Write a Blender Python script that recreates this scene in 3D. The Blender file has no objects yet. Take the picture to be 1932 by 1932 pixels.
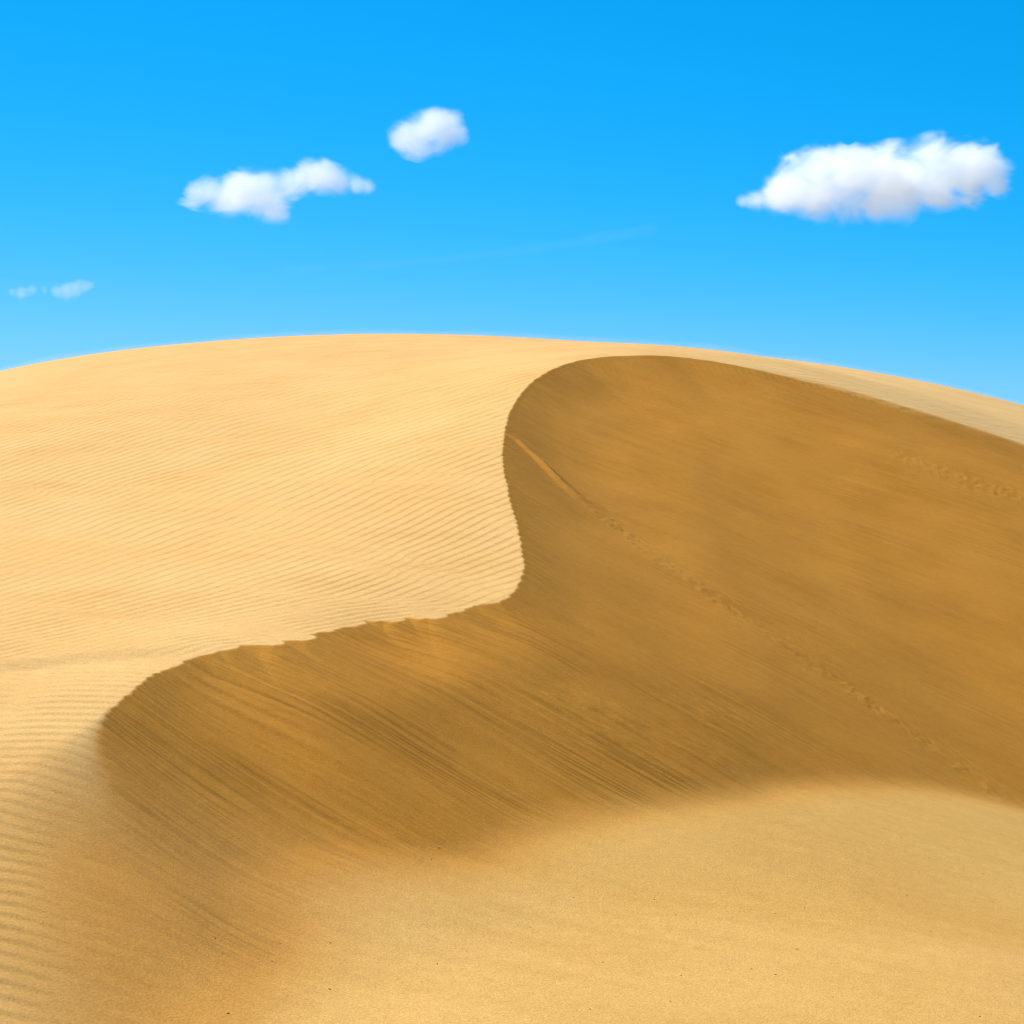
import bpy, bmesh, math, random
import numpy as np
from mathutils import Vector

random.seed(4)
RNG = np.random.default_rng(11)
scene = bpy.context.scene
COL = scene.collection

# ------------------------------------------------------------------ camera
FOV = math.radians(40.0)
PITCH = math.radians(3.8)            # looking slightly down
TAN = math.tan(FOV / 2)
cam_data = bpy.data.cameras.new('camera')
cam_data.sensor_fit = 'HORIZONTAL'
cam_data.angle = FOV
cam_data.clip_start = 0.1
cam_data.clip_end = 30000
cam = bpy.data.objects.new('camera', cam_data)
cam.rotation_euler = (math.radians(90) - PITCH, 0, 0)
cam.location = (0, 0, 0)
COL.objects.link(cam)
scene.camera = cam

# ------------------------------------------------------------------ sky + sun
SUN_ELEV = math.radians(47.5)
SUN_AZ = np.array([-0.87, 0.49])      # towards the sun, in plan
SUN_AZ = SUN_AZ / np.linalg.norm(SUN_AZ)
world = bpy.data.worlds.new('World')
scene.world = world
world.use_nodes = True
nt = world.node_tree
nt.nodes.clear()
sky = nt.nodes.new('ShaderNodeTexSky')
sky.sky_type = 'NISHITA'
sky.sun_disc = False
sky.sun_elevation = SUN_ELEV
sky.sun_rotation = math.atan2(SUN_AZ[0], SUN_AZ[1])
sky.air_density = 1.0
sky.dust_density = 0.0
sky.ozone_density = 3.0
SKY_STRENGTH = 0.058
# deep, saturated blue of the photograph: look a little above the milky horizon, then a response curve per channel
def wmath(op, a, b=None):
    n = nt.nodes.new('ShaderNodeMath'); n.operation = op
    for i_, v_ in enumerate((a, b)):
        if v_ is None: continue
        if isinstance(v_, (int, float)): n.inputs[i_].default_value = v_
        else: nt.links.new(v_, n.inputs[i_])
    return n.outputs[0]
tc = nt.nodes.new('ShaderNodeTexCoord')
lift = nt.nodes.new('ShaderNodeVectorMath'); lift.operation = 'MULTIPLY_ADD'
lift.inputs[1].default_value = (0.5, 1, 0.9); lift.inputs[2].default_value = (0, 0, 0.08)
nrm = nt.nodes.new('ShaderNodeVectorMath'); nrm.operation = 'NORMALIZE'
nt.links.new(tc.outputs['Generated'], lift.inputs[0]); nt.links.new(lift.outputs[0], nrm.inputs[0]); nt.links.new(nrm.outputs[0], sky.inputs[0])
sep = nt.nodes.new('ShaderNodeSeparateColor'); nt.links.new(sky.outputs[0], sep.inputs[0])
com = nt.nodes.new('ShaderNodeCombineColor')
for ch, (gain, power, cap) in enumerate(((150.0, 6.1, 0.35), (1.045, 0.856, None), (1.78, 1.0, None))):
    p = wmath('MULTIPLY', wmath('POWER', wmath('MULTIPLY', sep.outputs[ch], 0.1), power), gain)
    if cap: p = wmath('DIVIDE', p, wmath('ADD', wmath('MULTIPLY', p, 1 / cap), 1.0))
    nt.links.new(wmath('MULTIPLY', p, 10.0), com.inputs[ch])
bg = nt.nodes.new('ShaderNodeBackground')
bg.inputs['Strength'].default_value = SKY_STRENGTH
wo = nt.nodes.new('ShaderNodeOutputWorld')
nt.links.new(com.outputs[0], bg.inputs['Color'])
nt.links.new(bg.outputs[0], wo.inputs['Surface'])

sun_data = bpy.data.lights.new('sun', 'SUN')
sun_data.energy = 5.0
sun_data.angle = math.radians(0.5)
sun_data.color = (1.0, 0.93, 0.82)
sun = bpy.data.objects.new('sun', sun_data)
sd3 = Vector((SUN_AZ[0] * math.cos(SUN_ELEV), SUN_AZ[1] * math.cos(SUN_ELEV), math.sin(SUN_ELEV)))
sun.rotation_euler = sd3.to_track_quat('Z', 'Y').to_euler()
sun.location = sd3 * 100
COL.objects.link(sun)

scene.view_settings.view_transform = 'Standard'
scene.view_settings.look = 'None'
scene.view_settings.gamma = 1.0
scene.view_settings.exposure = 0.78
scene.view_settings.use_curve_mapping = False
scene.render.engine = 'CYCLES'
scene.cycles.use_denoising = True
scene.cycles.denoising_prefilter = 'ACCURATE'
scene.cycles.filter_width = 1.0
scene.cycles.max_bounces = 24
scene.cycles.diffuse_bounces = 4
scene.cycles.volume_bounces = 24
scene.cycles.volume_max_steps = 256

# ------------------------------------------------------------------ small numeric helpers
def ray(u, v):
    """direction of a point of the 1932 px wide picture, scaled so that y = 1"""
    X = (np.asarray(u, float) - 966) / 966 * TAN
    Y = (966 - np.asarray(v, float)) / 966 * TAN
    dy = math.cos(PITCH) + Y * math.sin(PITCH)
    dz = -math.sin(PITCH) + Y * math.cos(PITCH)
    return X / dy, dz / dy

def at(u, v, d):
    a, b = ray(u, v)
    return (float(a * d), float(d), float(b * d))

def tps_fit(P, Z, lam):
    P = np.asarray(P, float); Z = np.asarray(Z, float)
    n = len(P)
    r = np.linalg.norm(P[:, None] - P[None], axis=2)
    K = np.where(r > 0, r * r * np.log(r + 1e-12), 0)
    A = np.zeros((n + 3, n + 3))
    A[:n, :n] = K + lam * np.eye(n)
    A[:n, n] = 1; A[:n, n + 1:] = P
    A[n, :n] = 1; A[n + 1:, :n] = P.T
    return P, np.linalg.solve(A, np.concatenate([Z, np.zeros(3)]))

def tps_eval(fit, x, y):
    P, c = fit
    out = (c[len(P)] + c[len(P) + 1] * x + c[len(P) + 2] * y).astype(np.float64)
    for (px, py), w in zip(P, c):
        r2 = (x - px) ** 2 + (y - py) ** 2 + 1e-9
        out += w * 0.5 * r2 * np.log(r2)
    return out

def sstep(a, b, x):
    t = np.clip((x - a) / (b - a), 0, 1)
    return t * t * (3 - 2 * t)

def smin(a, b, k):
    h = np.clip(0.5 + 0.5 * (b - a) / k, 0, 1)
    return b * (1 - h) + a * h - k * h * (1 - h)

def smax(a, b, k):
    return -smin(-a, -b, k)

NT = RNG.random((512, 512)).astype(np.float32)
def vnoise(x, y):
    xi = np.floor(x).astype(np.int64); yi = np.floor(y).astype(np.int64)
    fx = (x - xi).astype(np.float32); fy = (y - yi).astype(np.float32)
    fx = fx * fx * fx * (fx * (fx * 6 - 15) + 10); fy = fy * fy * fy * (fy * (fy * 6 - 15) + 10)
    x0 = xi % 512; x1 = (xi + 1) % 512; y0 = yi % 512; y1 = (yi + 1) % 512
    a = NT[y0, x0]; b = NT[y0, x1]; c = NT[y1, x0]; d = NT[y1, x1]
    return (a + (b - a) * fx) * (1 - fy) + (c + (d - c) * fx) * fy - 0.5

def fbm(x, y, o=3):
    s = 0; a = 1.0
    for k in range(o):
        s = s + a * vnoise(x * 2 ** k + 17.3 * k, y * 2 ** k + 9.1 * k); a *= 0.5
    return s

# ------------------------------------------------------------------ the windward hill (a smooth height field)
hill_pts = [
    # left edge of the view
    (0, 1932, 10.25), (0, 1600, 13.0), (0, 1320, 16.6), (0, 1240, 18.8), (0, 1100, 25), (0, 950, 34.5), (0, 800, 48),
    (0, 742, 58), (0, 712, 67), (0, 700, 77), (0, 704, 90),
    (-400, 1932, 10.1), (-400, 1300, 17), (-400, 1000, 33), (-400, 850, 52), (-400, 810, 72), (-400, 830, 90),
    # above the front wing
    (350, 1230, 18.6), (350, 1100, 24), (350, 950, 32), (350, 800, 44), (350, 700, 58), (350, 660, 69), (350, 649, 79), (350, 654, 92),
    (700, 1180, 21), (700, 1100, 23.4), (700, 950, 30), (700, 800, 41), (700, 720, 49.5), (700, 660, 60), (700, 638, 70), (700, 630, 80), (700, 634, 94),
    (900, 1100, 23.8), (900, 950, 29), (900, 850, 33.5), (900, 760, 40), (900, 700, 46), (900, 660, 56), (900, 638, 70), (900, 633, 80), (900, 637, 94),
    # the brink
    (250, 1270, 17.2), (160, 1380, 15.4), (600, 1190, 20), (985, 1090, 24), (948, 830, 34.5), (1000, 720, 41), (1200, 670, 45.5), (1500, 715, 45.5), (1932, 840, 45),
    # the flat top beyond it
    (1200, 655, 51), (1200, 649, 63), (1200, 653, 80),
    (1500, 692, 49.5), (1500, 684, 59), (1500, 690, 76),
    (1932, 795, 66), (1932, 765, 88), (1932, 772, 105), (2300, 880, 70), (2300, 960, 46), (2300, 900, 90),
    # the nose running down to the viewer
    (170, 1500, 14), (180, 1700, 12), (200, 1932, 10.4), (230, 2300, 8.0),
]
hp = np.array([at(*p) for p in hill_pts])
HILL = tps_fit(hp[:, :2], hp[:, 2], 2.0)
def hill(x, y): return tps_eval(HILL, x, y)

floor_pts = [
    (300, 1932, 11.6), (420, 1830, 13.3), (966, 1932, 11.5), (1932, 1932, 12.1), (2600, 1932, 14), (200, 2400, 7.2), (1932, 2500, 8.0), (-400, 2300, 7.8),
    (1450, 1750, 14.6), (966, 1730, 14.5), (1932, 1750, 15.7),
]
toe_px = [(535, 1720), (780, 1632), (1000, 1565), (1250, 1518), (1500, 1482), (1750, 1485), (1932, 1525), (2150, 1570)]   # foot of the lee face
FLOOR = None

# the brink: picture outline laid on the hill, so every point sits at its own distance
def on_hill(u, v, d0=7.0, d1=70.0):
    a, b = ray(u, v)
    d = np.linspace(d0, d1, 2500)
    f = hill(a * d, d) - b * d
    i = np.argmax(f > 0)
    if f[i] <= 0: i = int(np.argmax(f))
    return np.array([a * d[i], d[i], 0.0])

brink_px = [(165, 1932), (138, 1800), (115, 1660), (104, 1530), (110, 1430), (136, 1374), (172, 1333), (210, 1301), (252, 1269), (298, 1248), (345, 1236), (395, 1224),
            (450, 1218), (510, 1212), (560, 1207), (600, 1195), (640, 1180), (690, 1175), (735, 1170), (780, 1161), (830, 1160),
            (880, 1156), (915, 1150), (950, 1133), (972, 1113), (985, 1092), (989, 1065), (986, 1035), (978, 1000), (966, 960), (956, 920),
            (950, 880), (948, 842), (952, 808), (965, 770), (985, 740), (1010, 716), (1045, 695), (1090, 680), (1150, 672), (1210, 670.5), (1270, 672),
            (1330, 679), (1400, 691), (1500, 713), (1600, 738), (1700, 767), (1800, 797), (1932, 840)]
br = [on_hill(u, v) for u, v in brink_px]
start = [np.array([-1.9, 8.0, 0]), np.array([-1.2, 5.0, 0]), np.array([-0.5, 1.0, 0]), np.array([0.2, -6.0, 0])][::-1]
e = br[-1]
end = [e + np.array([4.0, -0.2, 0]), e + np.array([12.0, -1.5, 0]), e + np.array([30.0, -8, 0]), e + np.array([70.0, -30, 0])]
ctrl = np.array(start + br + end)[:, :2]
# smooth resample of the brink
def resample(c, n, smooth):
    t = np.concatenate([[0], np.cumsum(np.linalg.norm(np.diff(c, axis=0), axis=1))])
    q = np.linspace(0, t[-1], n)
    p = np.stack([np.interp(q, t, c[:, i]) for i in range(2)], 1)
    for _ in range(smooth):
        p[1:-1] = 0.25 * p[:-2] + 0.5 * p[1:-1] + 0.25 * p[2:]
    return p, q
BR, _ = resample(ctrl, 1800, 24)
def arclen(p): return np.concatenate([[0], np.cumsum(np.linalg.norm(np.diff(p, axis=0), axis=1))])
BRS = arclen(BR)
def near_s(u, v):
    p = on_hill(u, v)[:2]
    return BRS[np.argmin(np.linalg.norm(BR - p, axis=1))]
S_NOSE0, S_NOSE1 = near_s(104, 1540), near_s(190, 1318)
S_TIP, S_C, S_D, S_G = near_s(985, 1090), near_s(948, 842), near_s(1010, 716), near_s(1800, 797)
S_W0, S_W1 = near_s(345, 1236), near_s(950, 1133)
S_LAST = near_s(1932, 840)
q_ = [0.0]                                      # spacing: fine along the scalloped part
while q_[-1] < BRS[-1]:
    s0 = q_[-1]
    q_.append(s0 + (0.11 if S_W0 - 1 < s0 < S_C + 1 else 0.2 if S_NOSE1 - 3 < s0 < S_D + 1 else 0.24 if s0 < S_LAST + 2 and s0 > S_NOSE0 - 5 else 1.6))
q_ = np.array(q_)
BR = np.stack([np.interp(q_, BRS, BR[:, 0]), np.interp(q_, BRS, BR[:, 1])], 1)
tg = np.gradient(BR, axis=0); tg /= np.linalg.norm(tg, axis=1, keepdims=True)
nrm_ = np.stack([tg[:, 1], -tg[:, 0]], 1)       # towards the lee
wing_ = sstep(S_W0 - 1.6, S_W0 + 2.2, q_) * (1 - sstep(S_W1 - 0.6, S_W1 + 0.3, q_))
def saw(t):                                     # long rise, quick return: the overlapping lobes of the brink
    f = t - np.floor(t); return np.where(f < 0.8, f / 0.8, (1 - f) / 0.2) - 0.5
lob = q_ * 1.15 + 1.1 * vnoise(q_ * 0.8, q_ * 0 + 5)
jw = -0.20 + 0.44 * saw(lob) * (0.55 + 1.2 * np.abs(vnoise(np.floor(lob) * 3.7, q_ * 0 + 1.5))) + 0.10 * saw(q_ * 3.6 + vnoise(q_ * 1.7, q_ * 0 + 7.7)) + 0.25 * vnoise(q_ * .9, q_ * 0 + 12)
jt = 0.042 * saw(q_ * 2.9 + 0.8 * vnoise(q_ * 1.3, q_ * 0 + 4.4)) + 0.05 * vnoise(q_ * 1.1, q_ * 0 + 8.3)
sharp_ = sstep(S_NOSE1 - 1.5, S_NOSE1 + 1.0, q_) * (1 - sstep(S_D - 4, S_D + 1, q_) * 0.85) * (q_ < S_LAST)
BRSM = BR[::9].copy()
BR = BR + nrm_ * ((jt * (1 - wing_) + jw * wing_) * sharp_)[:, None]
BRS = q_

REPOSE = 0.57
KAP = 1.3

# ------------------------------------------------------------------ ripple phase: follows the lines seen on the sand
rip = [
    (100, 1000, -.38, 11), (400, 1000, -.42, 13), (700, 1000, -.45, 15), (900, 1000, -.45, 17), (900, 870, -.45, 14), (700, 850, -.42, 11),
    (400, 850, -.35, 8.5), (100, 850, -.30, 8.5), (600, 700, -.15, 7), (300, 730, -.25, 7), (900, 740, -.3, 10), (900, 665, .05, 6), (600, 655, .05, 5.5),
    (100, 1150, -.27, 11), (400, 1120, -.3, 13), (700, 1110, -.32, 15), (900, 1100, -.3, 15), (40, 1210, -.18, 9), (350, 1200, -.2, 10),
    (1700, 752, .2, 7), (1900, 805, .22, 8),
]
_ca, _cb = np.meshgrid(np.linspace(-1.1, 1.1, 6), np.linspace(-1.2, 1.4, 7))
_ca = _ca.ravel(); _cb = _cb.ravel()
def basis(x, y):
    a = x / np.maximum(y, 3.0) / 0.36
    b = (np.log(np.maximum(y, 3.0)) - 3.3) / 0.8
    out = [a, b]
    for i_ in range(len(_ca)):
        r2 = ((a - _ca[i_]) ** 2 + (b - _cb[i_]) ** 2) / 0.7 ** 2
        out.append(np.exp(-r2))
    return out
REG = 3e-5
rip_nose = [(60, 1290, -.03, 9), (60, 1350, 0, 10), (170, 1340, -.02, 9), (60, 1450, .03, 14), (150, 1450, .06, 13), (60, 1600, .10, 18), (140, 1600, .14, 18), (60, 1800, .13, 22), (150, 1800, .18, 22)]
def basis_nose(x, y):
    a = (x + 4.5) / 3; b = (y - 13) / 4
    return [a, b, a * a, a * b, b * b, b ** 3, a * b * b]
def fit_phase(ctrl_, basis_, reg):
    rows, rhs = [], []
    for u, v, sl, sp in ctrl_:
        p = on_hill(u, v, d1=78); q = on_hill(u + 12, v + 12 * sl, d1=78); w = on_hill(u, v + 8, d1=78); sp = sp * (1.2 if basis_ is basis_nose else 1.0)
        B0 = np.array(basis_(p[0], p[1])); wt = sp / 8
        rows.append((np.array(basis_(q[0], q[1])) - B0) * 8 / 12 * 2.0 * wt); rhs.append(0)
        rows.append((B0 - np.array(basis_(w[0], w[1]))) * wt); rhs.append(1.0)
    rows = np.array(rows); rhs = np.array(rhs)
    return np.linalg.solve(rows.T @ rows + reg * np.eye(rows.shape[1]), rows.T @ rhs)
RC = fit_phase(rip, basis, REG); RCN = fit_phase(rip_nose, basis_nose, 1e-6)
def phase(x, y): return sum(c * b for c, b in zip(RC, basis(x, y)))
def phase_nose(x, y): return sum(c * b for c, b in zip(RCN, basis_nose(x, y)))
LN0, LN1 = on_hill(0, 1245), on_hill(350, 1218)

# narrow-band noise: ripple lines that wander, fork and end
def band_texture(nx, ny, cyc, spread, along):
    kx = np.fft.fftfreq(nx)[None, :] * nx; ky = np.fft.fftfreq(ny)[:, None] * ny
    amp = np.exp(-((kx - cyc) / (cyc * spread)) ** 2 - (ky / along) ** 2)
    z = RNG.normal(size=(ny, nx)) + 1j * RNG.normal(size=(ny, nx))
    return np.fft.ifft2(amp * z).astype(np.complex64)
TEX_CYC = 256
TEX = band_texture(2048, 512, TEX_CYC, 0.035, 16)
TEX /= np.sqrt(np.mean(np.abs(TEX) ** 2))
def tex_sample(px, py):
    """px in cycles, py in texture heights"""
    gx = px / TEX_CYC * 2048; gy = py * 512
    xi = np.floor(gx).astype(np.int64); yi = np.floor(gy).astype(np.int64)
    fx = (gx - xi).astype(np.float32); fy = (gy - yi).astype(np.float32)
    def g(a, b): return TEX[b % 512, a % 2048]
    # demodulate before interpolating so that phase interpolates smoothly
    def dm(a, b): return g(a, b) * np.exp(-2j * np.pi * a * TEX_CYC / 2048)
    c = (dm(xi, yi) * (1 - fx) + dm(xi + 1, yi) * fx) * (1 - fy) + (dm(xi, yi + 1) * (1 - fx) + dm(xi + 1, yi + 1) * fx) * fy
    return c * np.exp(2j * np.pi * px)

# ------------------------------------------------------------------ terrain height
FALL = np.array([0.93, -0.3676])         # streaks on the lee face run this way
TRACKS = []; SCUFFS = []
def terrain(x, y, base_only=False):
    x = x.ravel().astype(np.float64); y = y.ravel().astype(np.float64)
    n = len(x)
    r = np.hypot(x, y)
    ang = np.arctan2(x, y)
    W = hill(x, y)
    far = sstep(80, 190, np.hypot(x - 5, y - 20)) + sstep(14, 45, -y) + sstep(45, 95, -x - 4)
    far = np.clip(far, 0, 1)
    plain = -9.0 + 2.2 * fbm(x / 70.0, y / 70.0, 2) * sstep(60, 200, r)
    W = W * (1 - far) + plain * far
    F = tps_eval(FLOOR, x, y) if FLOOR else np.full(n, -60.0)
    ff = np.clip(sstep(35, 90, r) + sstep(4, 20, -y), 0, 1)
    F = F * (1 - ff) + plain * ff
    # distances to the brink
    BZ = hill(BR[:, 0], BR[:, 1]); bf = np.clip(sstep(80, 190, np.hypot(BR[:, 0] - 5, BR[:, 1] - 20)) + sstep(14, 45, -BR[:, 1]), 0, 1)
    BZ = BZ * (1 - bf) - 9.0 * bf
    best = np.full(n, 1e9, np.float32); arc = np.zeros(n, np.float32); zc = np.zeros(n, np.float32)
    cone = np.full(n, -1e9, np.float32); acc = np.zeros(n, np.float64); acc2 = np.zeros(n, np.float64); accs = np.zeros(n, np.float64); inside = np.zeros(n, bool)
    xf = x.astype(np.float32); yf = y.astype(np.float32)
    poly = [(200.0, -60.0), (0.2, -60.0)]
    ring = np.vstack([BR, np.array(poly)])
    for i in range(len(ring)):
        ax, ay = ring[i]; bx, by = ring[(i + 1) % len(ring)]
        if ay != by:
            c = ((ay > yf) != (by > yf)) & (xf < (bx - ax) * (yf - ay) / (by - ay) + ax)
            inside ^= c
        if i >= len(BR) - 1: continue
        dx, dy = bx - ax, by - ay
        l2 = dx * dx + dy * dy
        t = np.clip(((xf - np.float32(ax)) * np.float32(dx) + (yf - np.float32(ay)) * np.float32(dy)) / np.float32(l2), 0, 1)
        ex = xf - np.float32(ax) - t * np.float32(dx); ey = yf - np.float32(ay) - t * np.float32(dy)
        d = np.sqrt(ex * ex + ey * ey)
        z = np.float32(BZ[i]) + t * np.float32(BZ[i + 1] - BZ[i])
        m = d < best
        best = np.where(m, d, best); arc = np.where(m, np.float32(BRS[i]) + t * np.float32(math.sqrt(l2)), arc); zc = np.where(m, z, zc)
        wl_ = 0.55 + 0.05 * float(sstep(S_C - 4, S_D + 2, BRS[i]))
        drop = np.float32(REPOSE) * d if wl_ < 0.01 else np.float32(REPOSE - 0.20 * wl_) * d + np.float32(0.20 * wl_ * 3.0) * (1 - np.exp(-d / 3.0))
        cone = np.maximum(cone, z - drop)
        w2 = math.sqrt(l2) * np.exp(-1.5 * d.astype(np.float64)); acc2 += w2; accs += w2 * float(BRS[i])
        acc += math.sqrt(l2) * np.exp(KAP * (z - drop + 6.0).astype(np.float64))
    arc_near = arc
    arc = np.where(acc2 > 1e-200, accs / (acc2 + 1e-300), arc)          # smooth place along the brink
    ds = np.clip(-np.log(acc2 + 1e-300) / 1.5 + 1.1, 0, None)       # smooth distance to the brink, without creases
    soft = np.log(acc + 1e-30) / KAP - 6.0 - np.log(np.sqrt(2 * np.pi * (ds + 0.6) / (REPOSE * KAP))) / KAP
    wg = sstep(S_W0 - 2.5, S_W0 + 0.5, arc) * (1 - sstep(S_W1 - 1.0, S_W1 + 2.0, arc))
    bt = np.clip((ds - (1.1 - 0.9 * wg)) / (3.9 - 1.9 * wg), 0, 1)
    cone = cone + (soft - cone) * bt * bt * (3 - 2 * bt)
    side = np.where(inside, 1.0, -1.0)
    sd = best * side
    wing = sstep(S_W0 - 0.6, S_W0 + 1.2, arc) * (1 - sstep(S_W1 - 2.0, S_W1 + 0.3, arc))
    edge = sstep(S_NOSE1 - 1.0, S_NOSE1 + .5, arc) * (1 - sstep(S_D, S_D + 4, arc))
    slip = np.where(inside, cone - 0.010 * wing * edge * sstep(0.0, 0.07, best), zc + REPOSE * best)
    ledge = (LN0[1] + (x - LN0[0]) * (LN1[1] - LN0[1]) / (LN1[0] - LN0[0])) - y + 0.35 * vnoise(x * .9, y * 0)
    W = W - 0.085 * sstep(0.0, 0.55, ledge) * (1 - wing) * sstep(-6.0, -2.0, -r + 14 + 6)
    nose = 1 - sstep(S_NOSE0 - .6, S_NOSE1 + .2, arc)
    k = 0.015 + 0.9 * nose ** 1.5 + 0.3 * (1 - sstep(S_NOSE0 - 3.5, S_NOSE0, arc)) + 0.26 * sstep(S_G - 8, S_G + 4, arc)
    lee = smax(slip, F, 0.10 + 0.45 * np.clip(nose + wing * .1, 0, 1))
    W = W - 0.03 * np.clip(1 + sd / 1.2, 0, 1) ** 2 * wing * (sd < 0) - 0.03 * wing * (sd >= 0)
    Wl = W + 0.14 * np.clip(sd - 0.3, 0, 6) ** 2
    z = smin(Wl, lee, k)
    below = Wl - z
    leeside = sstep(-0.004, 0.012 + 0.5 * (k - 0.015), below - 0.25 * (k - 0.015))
    shade_m = leeside * (1 - nose) + nose * sstep(-2.6, 0.1, sd) * 0.8  # where the painted shade colour goes: lee face and nose
    shade_m = np.maximum(shade_m, sstep(S_G - 8, S_G, arc) * sstep(-0.9, 0.1, sd) * (arc < S_LAST + 30))
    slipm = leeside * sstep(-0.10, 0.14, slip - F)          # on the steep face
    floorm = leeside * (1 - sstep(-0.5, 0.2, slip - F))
    half_lit_m = np.maximum(leeside * sstep(-0.2, 0.34, F - slip) * sstep(0.3, 1.6, sd), 0.5 * nose * (1 - sstep(-0.5, 0.5, sd)))  # where the dimmer floor tone replaces the shade colour
    if base_only: return z
    # ---- ripples on the windward side
    ph = phase(x, y) * 1.3
    al = (0.70 * x + 0.72 * y)
    wob = 0.22 * fbm(x / 3.1, y / 3.1, 2)
    T = tex_sample(ph + wob, al / 30.0)
    th = np.angle(T); am = np.clip(np.abs(T) / 0.8, 0.62, 1.05)
    prof = (np.sin(th) + 0.42 * np.sin(2 * th) + 0.18 * np.sin(3 * th))
    patch = np.clip(0.92 + 0.3 * fbm(x / 5.0 + 40, y / 7.0, 3), 0.6, 1.1)
    win = 1 - sstep(0.0, 0.02 + 0.8 * (k - 0.015), below - 0.25 * (k - 0.015))
    nose_fade = 1 - sstep(-0.95, 0.4, sd) * (1 - sstep(S_NOSE0, S_NOSE1 + 0.5, arc))
    nearr = 1.9 - 0.9 * sstep(11, 20, r)
    rw = win * nose_fade * (1 - far)
    lam = np.clip(r / 30.0, 0.42, 1.5)
    # fine lines that run along the brink of the front wing
    dsm = np.full(n, 1e9)
    for i in range(len(BRSM) - 1):
        if BRSM[i, 1] < 12 or BRSM[i, 1] > 30: continue
        d_ = BRSM[i + 1] - BRSM[i]
        t = np.clip(((x - BRSM[i, 0]) * d_[0] + (y - BRSM[i, 1]) * d_[1]) / (d_ @ d_), 0, 1)
        dsm = np.minimum(dsm, np.hypot(x - BRSM[i, 0] - t * d_[0], y - BRSM[i, 1] - t * d_[1]))
    T2 = tex_sample(dsm / 0.19 + 0.4 * fbm(x / 1.5, y / 1.5, 2), arc / 24.0)
    wl = 0.85 * (1 - sstep(0.9, 1.9, dsm + 0.5 * vnoise(arc * .5, arc * 0))) * wing
    nm = 1 - sstep(-0.12, 0.12, y - (LN0[1] + (x - LN0[0]) * (LN1[1] - LN0[1]) / (LN1[0] - LN0[0])) + 0.5 * vnoise(x * 1.1, y * 0.6))
    nm = nm * (1 - wing)
    T3 = tex_sample(np.clip(phase_nose(x, y), -400, 400) + wob + 60, x / 13.0)
    th3 = np.angle(T3); prof3 = np.sin(th3) + 0.35 * np.sin(2 * th3)
    prof = prof * (1 - nm) + prof3 * nm
    am = am * (1 - nm) + np.clip(np.abs(T3) / 0.9, 0.3, 1.1) * nm
    h1 = (0.0066 * (1 - nm) * (1 - 0.75 * sstep(34, 62, r)) + 0.0095 * nm) * lam * prof * am * patch * nearr
    h2 = 0.005 * np.sin(np.angle(T2)) * np.clip(np.abs(T2), 0.2, 1.2)
    z = z + (h1 * (1 - wl) + h2 * wl) * rw
    # ---- lee-face streaks
    q = FALL[1] * -1 * x + FALL[0] * y          # across
    a = FALL[0] * x + FALL[1] * y               # along
    s1 = fbm(q * 2.2 + 0.25 * vnoise(a * 0.5, q * 0.5), a * 0.22, 3)
    s2 = vnoise(q * 9.0, a * 0.33 + 50)
    s3 = vnoise(q * 15.0 + 0.2 * vnoise(a, q), a * 0.4 + 90)
    wingm = (1 - sstep(S_W1 - 2.5, S_W1 + 2.0, arc)) * sstep(0.1, 0.5, best) * (1 - 0.75 * sstep(0.15, 0.9, nose))
    broken = np.clip(0.25 + 2.2 * fbm(q * .55, a * .3, 3), 0, 1.2)
    z = z + slipm * (0.030 * s1 * (0.4 + 0.6 * wingm) + (0.024 * s2 + 0.016 * s3) * (0.16 + 0.84 * wingm) * broken)
    z = z + floorm * (0.012 * fbm(q * 1.2, a * .12, 2))
    z = z + (0.05 * fbm(x / 2.2, y / 2.2, 2)) * (1 - far) * (0.2 + 0.8 * slipm) * sstep(0.2, 1.5, best)
    for (sx_, sy_), rad_ in SCUFFS:
        mk = np.exp(-(((x - sx_) * FALL[0] + (y - sy_) * FALL[1]) / (rad_ * 1.5)) ** 2 - (((x - sx_) * -FALL[1] + (y - sy_) * FALL[0]) / rad_) ** 2)
        z = z + slipm * np.clip(mk * 1.3, 0, 1) * 0.016 * np.clip(fbm(q * 9.0, a * 2.2, 3) + 0.1, 0, 0.6)
    # ---- trodden and slumped bands on the lee face
    for pts, wd, amp, spill in TRACKS:
        dmin = np.full(n, 9e9); tt = np.zeros(n); L0 = arclen(pts)
        for i_ in range(len(pts) - 1):
            d_ = pts[i_ + 1] - pts[i_]; l2 = d_ @ d_
            t = np.clip(((x - pts[i_, 0]) * d_[0] + (y - pts[i_, 1]) * d_[1]) / l2, 0, 1)
            dd = np.hypot(x - pts[i_, 0] - t * d_[0], y - pts[i_, 1] - t * d_[1])
            sg = np.sign((x - pts[i_, 0]) * d_[1] - (y - pts[i_, 1]) * d_[0])
            m = dd < np.abs(dmin)
            dmin = np.where(m, dd * sg, dmin); tt = np.where(m, (L0[i_] + t * math.sqrt(l2)) / L0[-1], tt)
        w_ = wd * (1.0 + 0.6 * vnoise(tt * 23, tt * 0 + wd * 9)) * sstep(0.0, 0.35 if spill else 0.08, tt)
        w_ = np.maximum(w_, 0.02)
        brk = np.clip(0.85 + 0.7 * vnoise(tt * 17, tt * 0 + wd * 31), 0.6, 1.2)
        m = brk * (1 - sstep(0.35, 1.1, np.abs(dmin) / w_)) * (1 - sstep(0.97, 1.0, tt)) * slipm
        rough = fbm(x * 5.5, y * 5.5, 3) + 0.6 * vnoise(x * 15, y * 15)
        z = z + m * amp * (rough - 0.05)
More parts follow.
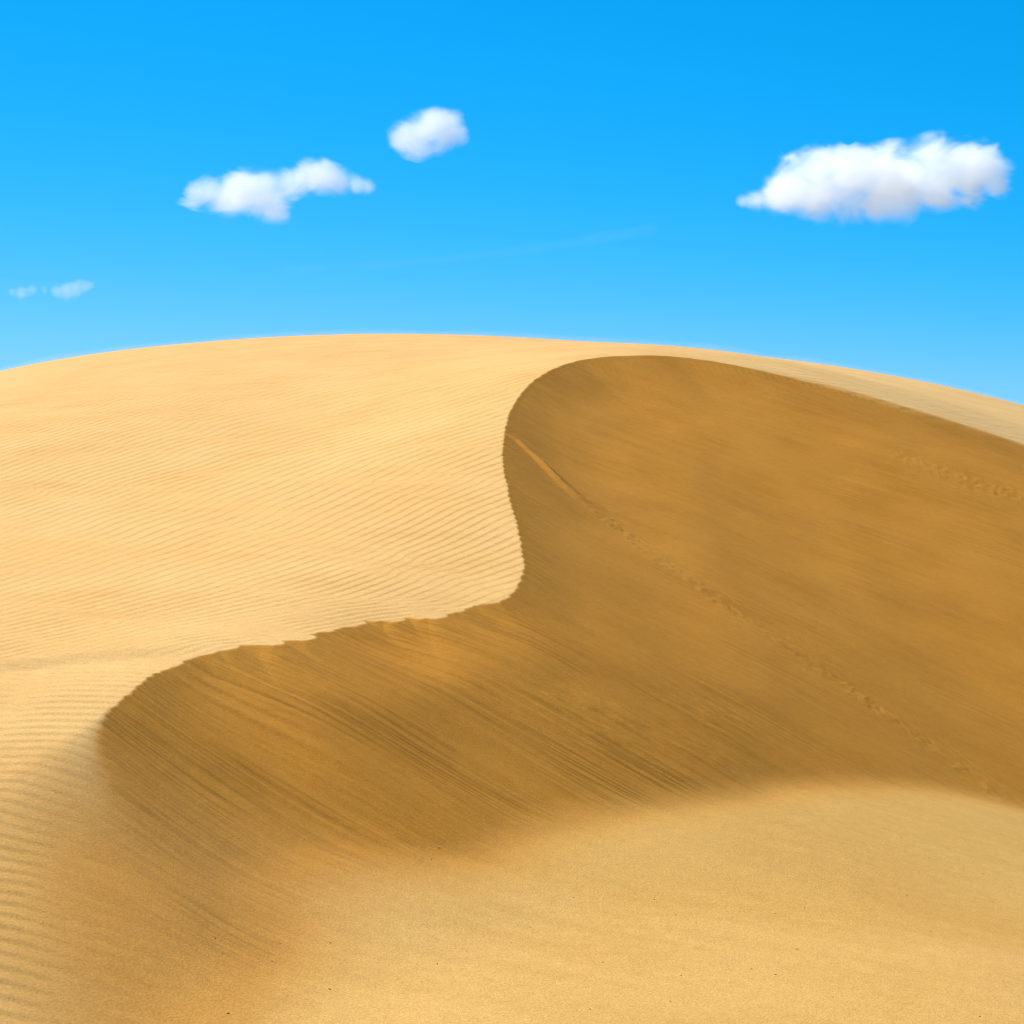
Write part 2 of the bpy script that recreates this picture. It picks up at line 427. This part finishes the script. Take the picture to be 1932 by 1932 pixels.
        if spill:                                # sand poured over the brink: a ridge that thins out downhill
            hw = 0.12 + 0.7 * tt
            ridge = np.clip(1 - np.abs(dmin - 0.1) / hw, 0, 1) * sstep(0.0, 0.03, tt) * (1 - sstep(0.10, 0.30, tt))
            z = z + slipm * 0.09 * ridge
            z = z - slipm * 0.006 * np.exp(-((dmin + w_ * 1.15) / 0.06) ** 2) * sstep(.12, .3, tt) * (1 - sstep(0.9, 1, tt))
    return z, shade_m, sd, half_lit_m, slipm, floorm, wingm, far

def on_lee(u, v):
    a_, b_ = ray(u, v)
    d = np.linspace(11, 46, 600)
    f = terrain(a_ * d, d, base_only=True) - b_ * d
    i_ = np.argmax(f > 0)
    return [a_ * d[i_], d[i_]]
toe = [[*on_lee(u_, v_), 0.0] for u_, v_ in toe_px]
toe = [[x_, y_, float(ray(u_, v_)[1] * y_)] for (x_, y_, _), (u_, v_) in zip(toe, toe_px)]
print('toe', [[round(c_, 2) for c_ in t_] for t_ in toe])
fp = np.array(toe + [at(*p) for p in floor_pts])
FLOOR = tps_fit(fp[:, :2], fp[:, 2], 1.0)
SCUFFS = [(on_lee(u_, v_), r_s) for u_, v_, r_s in [(1330, 1320, 0.8), (1370, 1410, 0.7), (1230, 1410, 0.8), (1130, 1370, 0.6), (1060, 1330, .5)]]
TRACKS.append((np.array([on_lee(*p) for p in [(950, 815), (985, 838), (1020, 868), (1060, 905), (1110, 948), (1200, 1022), (1300, 1095), (1400, 1165), (1500, 1230), (1600, 1300), (1700, 1370), (1800, 1440), (1870, 1492), (1932, 1535), (1990, 1575)]]), 0.42, 0.019, True))
TRACKS.append((np.array([on_lee(*p) for p in [(1670, 848), (1730, 872), (1790, 896), (1850, 915), (1932, 938), (2000, 960)]]), 0.70, 0.020, False))

# polar mesh around the viewpoint: fine where it is near, coarse to the horizon
az_f = np.radians(np.linspace(-21.8, 21.8, 930))
az_c1 = np.radians(np.linspace(21.8, 180, 50)[1:-1])
az = np.concatenate([-np.radians(180) * np.ones(1), -az_c1[::-1], az_f, az_c1])
rad = [1.0, 1.6, 2.4, 3.4, 4.6, 5.8, 6.8, 7.6]
r_ = 8.3
while r_ < 52: rad.append(r_); r_ *= 1.00162
while r_ < 92: rad.append(r_); r_ *= 1.0025
while r_ < 130: rad.append(r_); r_ *= 1.01
while r_ < 4500: rad.append(r_); r_ *= 1.10
rad = np.array(rad)
AZ, RAD = np.meshgrid(az, rad)
X = RAD * np.sin(AZ); Y = RAD * np.cos(AZ)
Z, LEE, SD, HALF_LIT, SLIP, FLR, WINGM, FAR = terrain(X, Y)
NR, NA = X.shape
print('verts', X.size)
V = np.stack([X.ravel(), Y.ravel(), Z], 1).astype(np.float32)
i = np.arange(NR - 1)[:, None] * NA; j = np.arange(NA)[None, :]; j2 = (j + 1) % NA
Q = np.stack([(i + j).ravel(), (i + j2).ravel(), (i + NA + j2).ravel(), (i + NA + j).ravel()], 1).astype(np.int32)
Q = Q[:, ::-1]
e1 = V[Q[:, 2]] - V[Q[:, 0]]; e2 = V[Q[:, 3]] - V[Q[:, 1]]
fn = np.cross(e1, e2)
if fn[:, 2].mean() < 0: Q = Q[:, ::-1]; fn = -fn
VN = np.zeros_like(V)
for c in range(4):
    for ax in range(3):
        VN[:, ax] += np.bincount(Q[:, c], weights=fn[:, ax], minlength=len(V))
VN /= np.linalg.norm(VN, axis=1, keepdims=True) + 1e-20

# ------------------------------------------------------------------ sand material
def N(t, kind, **kw):
    n = t.nodes.new(kind)
    for k_, v_ in kw.items():
        if k_ in n.inputs: n.inputs[k_].default_value = v_
        else: setattr(n, k_, v_)
    return n

SUNLIT_SAND = (0.550, 0.342, 0.127)  # sunlit copy of the sand colour
HALF_LIT_SAND = (0.445, 0.256, 0.069)  # floor copy, its weaker light put into the colour
SHADED_SAND = (0.405, 0.176, 0.0235)  # shaded copy for the lee face, shade painted into the colour
def sand_material(name, streak=0.6, lit_col=SUNLIT_SAND, shade_col=SHADED_SAND):
    m = bpy.data.materials.new(name); m.use_nodes = True
    t = m.node_tree; L = t.links.new
    b = t.nodes['Principled BSDF']
    b.inputs['Roughness'].default_value = 0.95
    b.inputs['Specular IOR Level'].default_value = 0.05
    geo = N(t, 'ShaderNodeNewGeometry')
    mp = N(t, 'ShaderNodeMapping'); mp.vector_type = 'POINT'
    rot = math.atan2(FALL[1], FALL[0])
    mp.inputs['Rotation'].default_value = (0, 0, -rot)
    L(geo.outputs['Position'], mp.inputs['Vector'])
    mp2 = N(t, 'ShaderNodeVectorMath', operation='MULTIPLY'); mp2.inputs[1].default_value = (0.22, 2.6, 0.5)
    L(mp.outputs[0], mp2.inputs[0])
    n1 = N(t, 'ShaderNodeTexNoise', Scale=1.0, Detail=5.0, Roughness=0.62); L(mp2.outputs[0], n1.inputs['Vector'])
    n2 = N(t, 'ShaderNodeTexNoise', Scale=0.35, Detail=4.0, Roughness=0.55); L(geo.outputs['Position'], n2.inputs['Vector'])
    n3 = N(t, 'ShaderNodeTexNoise', Scale=38.0, Detail=5.0, Roughness=0.8); L(geo.outputs['Position'], n3.inputs['Vector'])
    r1 = N(t, 'ShaderNodeMapRange'); r1.inputs[1].default_value = 0.35; r1.inputs[2].default_value = 0.68; L(n1.outputs['Fac'], r1.inputs[0])
    r2 = N(t, 'ShaderNodeMapRange'); r2.inputs[1].default_value = 0.35; r2.inputs[2].default_value = 0.7; L(n2.outputs['Fac'], r2.inputs[0])
    mul = N(t, 'ShaderNodeMath', operation='MULTIPLY'); mul.inputs[1].default_value = streak; L(r1.outputs[0], mul.inputs[0])
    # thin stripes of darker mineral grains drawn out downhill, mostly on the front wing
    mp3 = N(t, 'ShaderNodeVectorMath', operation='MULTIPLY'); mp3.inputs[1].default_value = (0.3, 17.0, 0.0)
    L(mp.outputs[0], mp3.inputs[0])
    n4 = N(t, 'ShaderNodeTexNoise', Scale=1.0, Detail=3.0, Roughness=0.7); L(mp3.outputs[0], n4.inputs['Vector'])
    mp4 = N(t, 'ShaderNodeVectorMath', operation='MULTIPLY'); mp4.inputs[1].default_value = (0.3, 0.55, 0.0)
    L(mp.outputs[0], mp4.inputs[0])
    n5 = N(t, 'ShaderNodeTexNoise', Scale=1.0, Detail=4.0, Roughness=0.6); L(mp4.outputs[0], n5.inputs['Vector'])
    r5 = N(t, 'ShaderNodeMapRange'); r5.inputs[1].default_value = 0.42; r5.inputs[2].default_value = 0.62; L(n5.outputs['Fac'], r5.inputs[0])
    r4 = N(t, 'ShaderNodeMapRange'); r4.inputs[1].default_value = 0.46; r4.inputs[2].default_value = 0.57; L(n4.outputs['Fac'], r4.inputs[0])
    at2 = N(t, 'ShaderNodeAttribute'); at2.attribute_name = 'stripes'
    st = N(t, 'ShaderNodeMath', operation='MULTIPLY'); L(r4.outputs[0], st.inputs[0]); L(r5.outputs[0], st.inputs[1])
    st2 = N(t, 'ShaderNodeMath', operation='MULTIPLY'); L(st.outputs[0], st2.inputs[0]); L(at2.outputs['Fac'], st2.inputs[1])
    # sand colour carries painted light and shade: pale windward, dark ochre lee face, dimmer floor
    at1 = N(t, 'ShaderNodeAttribute'); at1.attribute_name = 'painted_shade'
    col = N(t, 'ShaderNodeMix', data_type='RGBA'); col.inputs[6].default_value = (*lit_col, 1); col.inputs[7].default_value = (*shade_col, 1)
    at3 = N(t, 'ShaderNodeAttribute'); at3.attribute_name = 'half_lit'
    fp = N(t, 'ShaderNodeMix', data_type='RGBA'); fp.inputs[6].default_value = (*shade_col, 1); fp.inputs[7].default_value = (*(HALF_LIT_SAND if shade_col is SHADED_SAND else shade_col), 1)
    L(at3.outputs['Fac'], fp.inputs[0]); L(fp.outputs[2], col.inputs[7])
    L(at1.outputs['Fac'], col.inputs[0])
    dk = N(t, 'ShaderNodeMix', data_type='RGBA', blend_type='MULTIPLY'); dk.inputs[0].default_value = 1; dk.inputs[7].default_value = (0.86, 0.83, 0.77, 1)
    L(col.outputs[2], dk.inputs[6])
    pl = N(t, 'ShaderNodeMix', data_type='RGBA', blend_type='MULTIPLY'); pl.inputs[0].default_value = 1; pl.inputs[7].default_value = (1.06, 1.11, 1.24, 1)
    L(col.outputs[2], pl.inputs[6])
    mixa = N(t, 'ShaderNodeMix', data_type='RGBA')
    L(mul.outputs[0], mixa.inputs[0]); L(col.outputs[2], mixa.inputs[6]); L(dk.outputs[2], mixa.inputs[7])
    mul2 = N(t, 'ShaderNodeMath', operation='MULTIPLY'); mul2.inputs[1].default_value = 0.65; L(r2.outputs[0], mul2.inputs[0])
    mixb = N(t, 'ShaderNodeMix', data_type='RGBA'); L(pl.outputs[2], mixb.inputs[7])
    L(mul2.outputs[0], mixb.inputs[0]); L(mixa.outputs[2], mixb.inputs[6])
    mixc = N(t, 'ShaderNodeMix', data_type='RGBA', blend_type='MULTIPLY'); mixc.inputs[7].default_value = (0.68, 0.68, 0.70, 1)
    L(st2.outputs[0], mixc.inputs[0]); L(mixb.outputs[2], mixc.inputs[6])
    r3 = N(t, 'ShaderNodeMapRange'); r3.inputs[1].default_value = 0.3; r3.inputs[2].default_value = 0.7; r3.inputs[3].default_value = 0.78; r3.inputs[4].default_value = 1.22
    n6 = N(t, 'ShaderNodeTexNoise', Scale=7.0, Detail=4.0, Roughness=0.7); L(geo.outputs['Position'], n6.inputs['Vector'])
    r6 = N(t, 'ShaderNodeMapRange'); r6.inputs[1].default_value = 0.3; r6.inputs[2].default_value = 0.7; r6.inputs[3].default_value = 0.94; r6.inputs[4].default_value = 1.06
    L(n6.outputs['Fac'], r6.inputs[0])
    gr = N(t, 'ShaderNodeMath', operation='MULTIPLY'); L(r3.outputs[0], gr.inputs[0]); L(r6.outputs[0], gr.inputs[1])
    L(n3.outputs['Fac'], r3.inputs[0])
    vm = N(t, 'ShaderNodeVectorMath', operation='SCALE'); L(mixc.outputs[2], vm.inputs[0]); L(gr.outputs[0], vm.inputs['Scale'])
    L(vm.outputs[0], b.inputs['Base Color'])
    bp = N(t, 'ShaderNodeBump', Strength=0.6, Distance=0.016); L(n3.outputs['Fac'], bp.inputs['Height'])
    L(bp.outputs[0], b.inputs['Normal'])
    return m

M_SAND = sand_material('desert_sand')

M_PLAIN = sand_material('low_bounce_plain', 0.6, (0.30, 0.24, 0.17), (0.30, 0.24, 0.17))  # unseen plain, colour greyed to keep orange bounce off the cloud bases
# ------------------------------------------------------------------ split the sheet into the pieces of the setting
SHADE_TONE = np.clip(LEE, 0, 1)  # weight of the painted shade at each vertex
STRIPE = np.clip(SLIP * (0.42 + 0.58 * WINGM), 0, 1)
fq = lambda a: a[Q].mean(1)
f_slip = fq(SLIP); f_floor = fq(FLR); f_far = fq(FAR); f_r = fq(np.hypot(X, Y).ravel())
cls = np.zeros(len(Q), np.int8)                    # 0 windward
cls[(f_slip > 0.4) | (f_floor > 0.4)] = 1          # 1 lee face
cls[(f_floor > 0.4) & (f_floor >= f_slip)] = 2     # 2 trough floor
cls[f_r > 125] = 3
cls[(f_far > 0.5)] = 3                             # 3 desert beyond

def sheet(name, mask, mat, parent=None):
    q = Q[mask]
    ids, inv = np.unique(q.ravel(), return_inverse=True)
    me = bpy.data.meshes.new(name)
    me.vertices.add(len(ids)); me.vertices.foreach_set('co', V[ids].ravel())
    me.loops.add(len(inv)); me.loops.foreach_set('vertex_index', inv.astype(np.int32))
    me.polygons.add(len(q)); me.polygons.foreach_set('loop_start', (np.arange(len(q)) * 4).astype(np.int32))
    me.update(calc_edges=True)
    me.shade_smooth()
    me.normals_split_custom_set_from_vertices(VN[ids].tolist())
    me.materials.append(mat)
    at_ = me.attributes.new('painted_shade', 'FLOAT', 'POINT'); at_.data.foreach_set('value', SHADE_TONE[ids].astype(np.float32))
    at_ = me.attributes.new('half_lit', 'FLOAT', 'POINT'); at_.data.foreach_set('value', HALF_LIT[ids].astype(np.float32))
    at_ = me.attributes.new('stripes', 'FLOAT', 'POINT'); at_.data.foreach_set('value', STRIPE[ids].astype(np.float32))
    o = bpy.data.objects.new(name, me); COL.objects.link(o)
    o['kind'] = 'structure'
    if parent: o.parent = parent
    return o
dune = bpy.data.objects.new('sand_dune', None); COL.objects.link(dune); dune['kind'] = 'structure'
dune['label'] = 'tall golden sand dune with sharp curved brink'
o = sheet('windward_slope', cls == 0, M_SAND, dune); o['label'] = 'pale sunlit slope covered in wind ripples'
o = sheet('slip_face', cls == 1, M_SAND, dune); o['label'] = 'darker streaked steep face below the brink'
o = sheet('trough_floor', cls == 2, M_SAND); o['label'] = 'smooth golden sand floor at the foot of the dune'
o = sheet('desert_ground', cls == 3, M_PLAIN); o['label'] = 'sandy plain around the dune'

# ------------------------------------------------------------------ clouds: lumpy hulls filled with scattering vapour
def cloud_material(name, puffs, dens, noise_scale, erode, seed):
    m = bpy.data.materials.new(name); m.use_nodes = True
    t = m.node_tree; L = t.links.new
    t.nodes.clear()
    out = N(t, 'ShaderNodeOutputMaterial')
    sc = N(t, 'ShaderNodeVolumeScatter', Anisotropy=0.0); sc.inputs['Color'].default_value = (1, 1, 1, 1)
    L(sc.outputs[0], out.inputs['Volume'])
    geo = N(t, 'ShaderNodeNewGeometry')
    acc = None
    for c, r in puffs:
        d = N(t, 'ShaderNodeVectorMath', operation='DISTANCE'); d.inputs[1].default_value = c
        L(geo.outputs['Position'], d.inputs[0])
        f = N(t, 'ShaderNodeMath', operation='MULTIPLY_ADD'); f.inputs[1].default_value = -1 / r; f.inputs[2].default_value = 1.0
        L(d.outputs['Value'], f.inputs[0])
        if acc is None: acc = f.outputs[0]
        else:
            mx = N(t, 'ShaderNodeMath', operation='SMOOTH_MAX'); mx.inputs[2].default_value = 0.5
            L(acc, mx.inputs[0]); L(f.outputs[0], mx.inputs[1]); acc = mx.outputs[0]
    off = N(t, 'ShaderNodeVectorMath', operation='ADD'); off.inputs[1].default_value = (seed * 91.0, seed * 37.0, seed * 53.0)
    L(geo.outputs['Position'], off.inputs[0])
    st = N(t, 'ShaderNodeVectorMath', operation='MULTIPLY'); st.inputs[1].default_value = (0.7, 0.8, 1.0); L(off.outputs[0], st.inputs[0])
    n1 = N(t, 'ShaderNodeTexNoise', Scale=noise_scale, Detail=8.0, Roughness=0.6, Distortion=0.5); L(st.outputs[0], n1.inputs['Vector'])
    e = N(t, 'ShaderNodeMath', operation='MULTIPLY_ADD'); e.inputs[1].default_value = erode; e.inputs[2].default_value = -0.5 * erode
    L(n1.outputs['Fac'], e.inputs[0])
    sm = N(t, 'ShaderNodeMath', operation='ADD'); L(acc, sm.inputs[0]); L(e.outputs[0], sm.inputs[1])
    mr = N(t, 'ShaderNodeMapRange', interpolation_type='SMOOTHSTEP'); mr.inputs[1].default_value = 0.24; mr.inputs[2].default_value = 0.78; mr.inputs[3].default_value = 0.0; mr.inputs[4].default_value = dens
    L(sm.outputs[0], mr.inputs[0]); L(mr.outputs[0], sc.inputs['Density'])
    return m

def cloud(label, px, dist, dens, noise_scale, erode, seed, group=None, squash=0.9):
    rnd = random.Random(seed)
    puffs = []
    bm = bmesh.new()
    for u, v, r in px:
        d = dist + rnd.uniform(-0.5, 0.5) * r / 966 * TAN * dist * 1.2
        c = Vector(at(u, v, d)); rr = r / 966 * TAN * dist * 1.55
        puffs.append((c, rr))
        ret = bmesh.ops.create_icosphere(bm, subdivisions=2, radius=rr * 1.02)
        bmesh.ops.translate(bm, verts=ret['verts'], vec=c)
    me = bpy.data.meshes.new('cloud'); bm.to_mesh(me); bm.free()
    o = bpy.data.objects.new('cloud', me); COL.objects.link(o)
    rm = o.modifiers.new('hull', 'REMESH'); rm.mode = 'VOXEL'; rm.voxel_size = dist * 0.0025
    me.materials.append(cloud_material('cloud_vapour', puffs, dens, noise_scale, erode, seed))
    o['label'] = label; o['category'] = 'cloud'
    o['group'] = 'white clouds in the blue sky'
    return o

cloud('large bright white cloud above the right shoulder of the dune, the largest one',
      [(1400, 382, 14), (1428, 376, 24), (1465, 362, 36), (1500, 345, 48), (1545, 335, 50), (1545, 370, 42), (1600, 352, 50), (1608, 332, 38), (1660, 330, 52), (1655, 375, 38),
       (1710, 328, 50), (1710, 372, 40), (1770, 318, 50), (1770, 362, 38), (1820, 320, 48), (1828, 350, 34), (1868, 315, 32), (1880, 345, 24)], 900, 0.085, 0.044, 2.0, 3)
cloud('long ragged white cloud stretched out above the left part of the dune',
      [(368, 368, 26), (400, 364, 34), (430, 376, 34), (455, 364, 40), (492, 372, 40), (515, 384, 30), (505, 345, 24), (545, 345, 30), (582, 338, 32), (612, 340, 32), (640, 346, 28),
       (620, 322, 20), (672, 350, 18), (692, 352, 15)], 900, 0.065, 0.045, 1.9, 7)
cloud('small round puffy white cloud, the highest one in the sky',
      [(770, 256, 30), (756, 266, 18), (800, 246, 38), (832, 240, 36), (818, 222, 22), (850, 246, 28), (866, 254, 16), (790, 274, 22)], 900, 0.07, 0.045, 2.0, 12)
cloud('tiny faint wisp of cloud low in the sky above the left edge of the dune',
      [(172, 539, 12), (160, 542, 15), (144, 547, 16), (126, 550, 15), (106, 550, 12), (84, 549, 9), (60, 547, 13), (42, 552, 14), (22, 550, 10)], 1100, 0.030, 0.05, 1.7, 21)
cloud('very faint thin streak of high cloud slanting above the middle of the dune',
      [(540 + 13 * i_, 509 - 0.42 * i_ - 0.0195 * i_ * i_, 9 + 0.10 * i_ + 1.5 * math.sin(i_ * .6)) for i_ in range(54)], 1500, 0.0015, 0.012, 0.8, 33)

# ------------------------------------------------------------------ sand blown off the crest: a thin veil hugging the skyline
def blown_sand():
    us = np.linspace(-160, 2080, 90); nd = 31
    rowsT, rowsB = [], []
    for u in us:
        a, b = ray(u, 600.0)
        d = np.linspace(30, 110, 400); h = hill(a * d, d)
        ds = d[np.argmax(h / d)]
        dd = np.linspace(ds - 9, ds + 14, nd); hh = hill(a * dd, dd)
        w = (1 - np.abs(np.linspace(-1, 1, nd))) ** 2
        amp = 0.40 + 0.25 * vnoise(np.array([u / 90.0]), np.array([3.3]))[0]
        rowsT.append(np.stack([a * dd, dd, hh - 0.06 + amp * w], 1)); rowsB.append(np.stack([a * dd, dd, hh - 0.07 - 0.02 * w], 1))
    T_ = np.array(rowsT).reshape(-1, 3); B_ = np.array(rowsB).reshape(-1, 3)
    nu = len(us); nT = len(T_)
    fs = []
    for i_ in range(nu - 1):
        for j_ in range(nd - 1):
            q = [i_ * nd + j_, (i_ + 1) * nd + j_, (i_ + 1) * nd + j_ + 1, i_ * nd + j_ + 1]
            fs.append(q); fs.append([k_ + nT for k_ in q[::-1]])
    for i_ in range(nu - 1):
        for j_ in (0, nd - 1):
            q = [i_ * nd + j_, i_ * nd + j_ + nT, (i_ + 1) * nd + j_ + nT, (i_ + 1) * nd + j_]
            fs.append(q if j_ == 0 else q[::-1])
    for j_ in range(nd - 1):
        for i_ in (0, nu - 1):
            q = [i_ * nd + j_, i_ * nd + j_ + 1, i_ * nd + j_ + 1 + nT, i_ * nd + j_ + nT]
            fs.append(q if i_ == 0 else q[::-1])
    me = bpy.data.meshes.new('blown_sand'); me.from_pydata(np.vstack([T_, B_]).tolist(), [], fs)
    bm = bmesh.new(); bm.from_mesh(me); bmesh.ops.recalc_face_normals(bm, faces=bm.faces); bm.to_mesh(me); bm.free()
    m = bpy.data.materials.new('airborne_sand'); m.use_nodes = True
    t = m.node_tree; t.nodes.clear()
    out = N(t, 'ShaderNodeOutputMaterial'); sc = N(t, 'ShaderNodeVolumeScatter', Density=0.016, Anisotropy=0.1)
    sc.inputs['Color'].default_value = (0.80, 0.50, 0.22, 1)
    t.links.new(sc.outputs[0], out.inputs['Volume'])
    me.materials.append(m)
    o = bpy.data.objects.new('blown_sand', me); COL.objects.link(o); o['kind'] = 'stuff'
    o['label'] = 'thin veil of sand blowing off the skyline of the dune'
blown_sand()

# ------------------------------------------------------------------ scattered grit: dark grains and bits of straw on the sand
def grit():
    bm = bmesh.new(); rnd = random.Random(9)
    from mathutils import Matrix
    spots = []
    while len(spots) < 60:
        u, v = rnd.uniform(350, 1932), rnd.uniform(1560, 1932)
        if rnd.random() < 0.12: u, v = rnd.gauss(870, 50), rnd.gauss(1590, 25)
        spots.append((u, v))
    for u, v in spots:
        x, y = on_lee_floor(u, v)
        if v < 1600 + 170 * (u < 700): continue
        k_ = np.argmin((X - x) ** 2 + (Y - y) ** 2)
        L_ = rnd.uniform(0.006, 0.02)
        mat = Matrix.Translation(V[k_].tolist()) @ Matrix.Rotation(rnd.uniform(0, 6.28), 4, 'Z') @ Matrix.Diagonal((L_, rnd.uniform(0.005, 0.011), 0.006, 1))
        bmesh.ops.create_icosphere(bm, subdivisions=1, radius=1.0, matrix=mat)
    me = bpy.data.meshes.new('grit'); bm.to_mesh(me); bm.free()
    m = bpy.data.materials.new('dark_grit'); m.use_nodes = True
    b = m.node_tree.nodes['Principled BSDF']; b.inputs['Base Color'].default_value = (0.16, 0.09, 0.035, 1); b.inputs['Roughness'].default_value = 0.9
    me.materials.append(m)
    o = bpy.data.objects.new('grit', me); COL.objects.link(o); o['kind'] = 'stuff'; o['label'] = 'dark grit and straw scattered on the sand floor'
def on_lee_floor(u, v):
    a_, b_ = ray(u, v)
    d = np.linspace(9, 30, 150)
    F = terrain(a_ * d, d, base_only=True)
    i_ = np.argmax(F > b_ * d)
    return a_ * d[i_], d[i_]
grit()
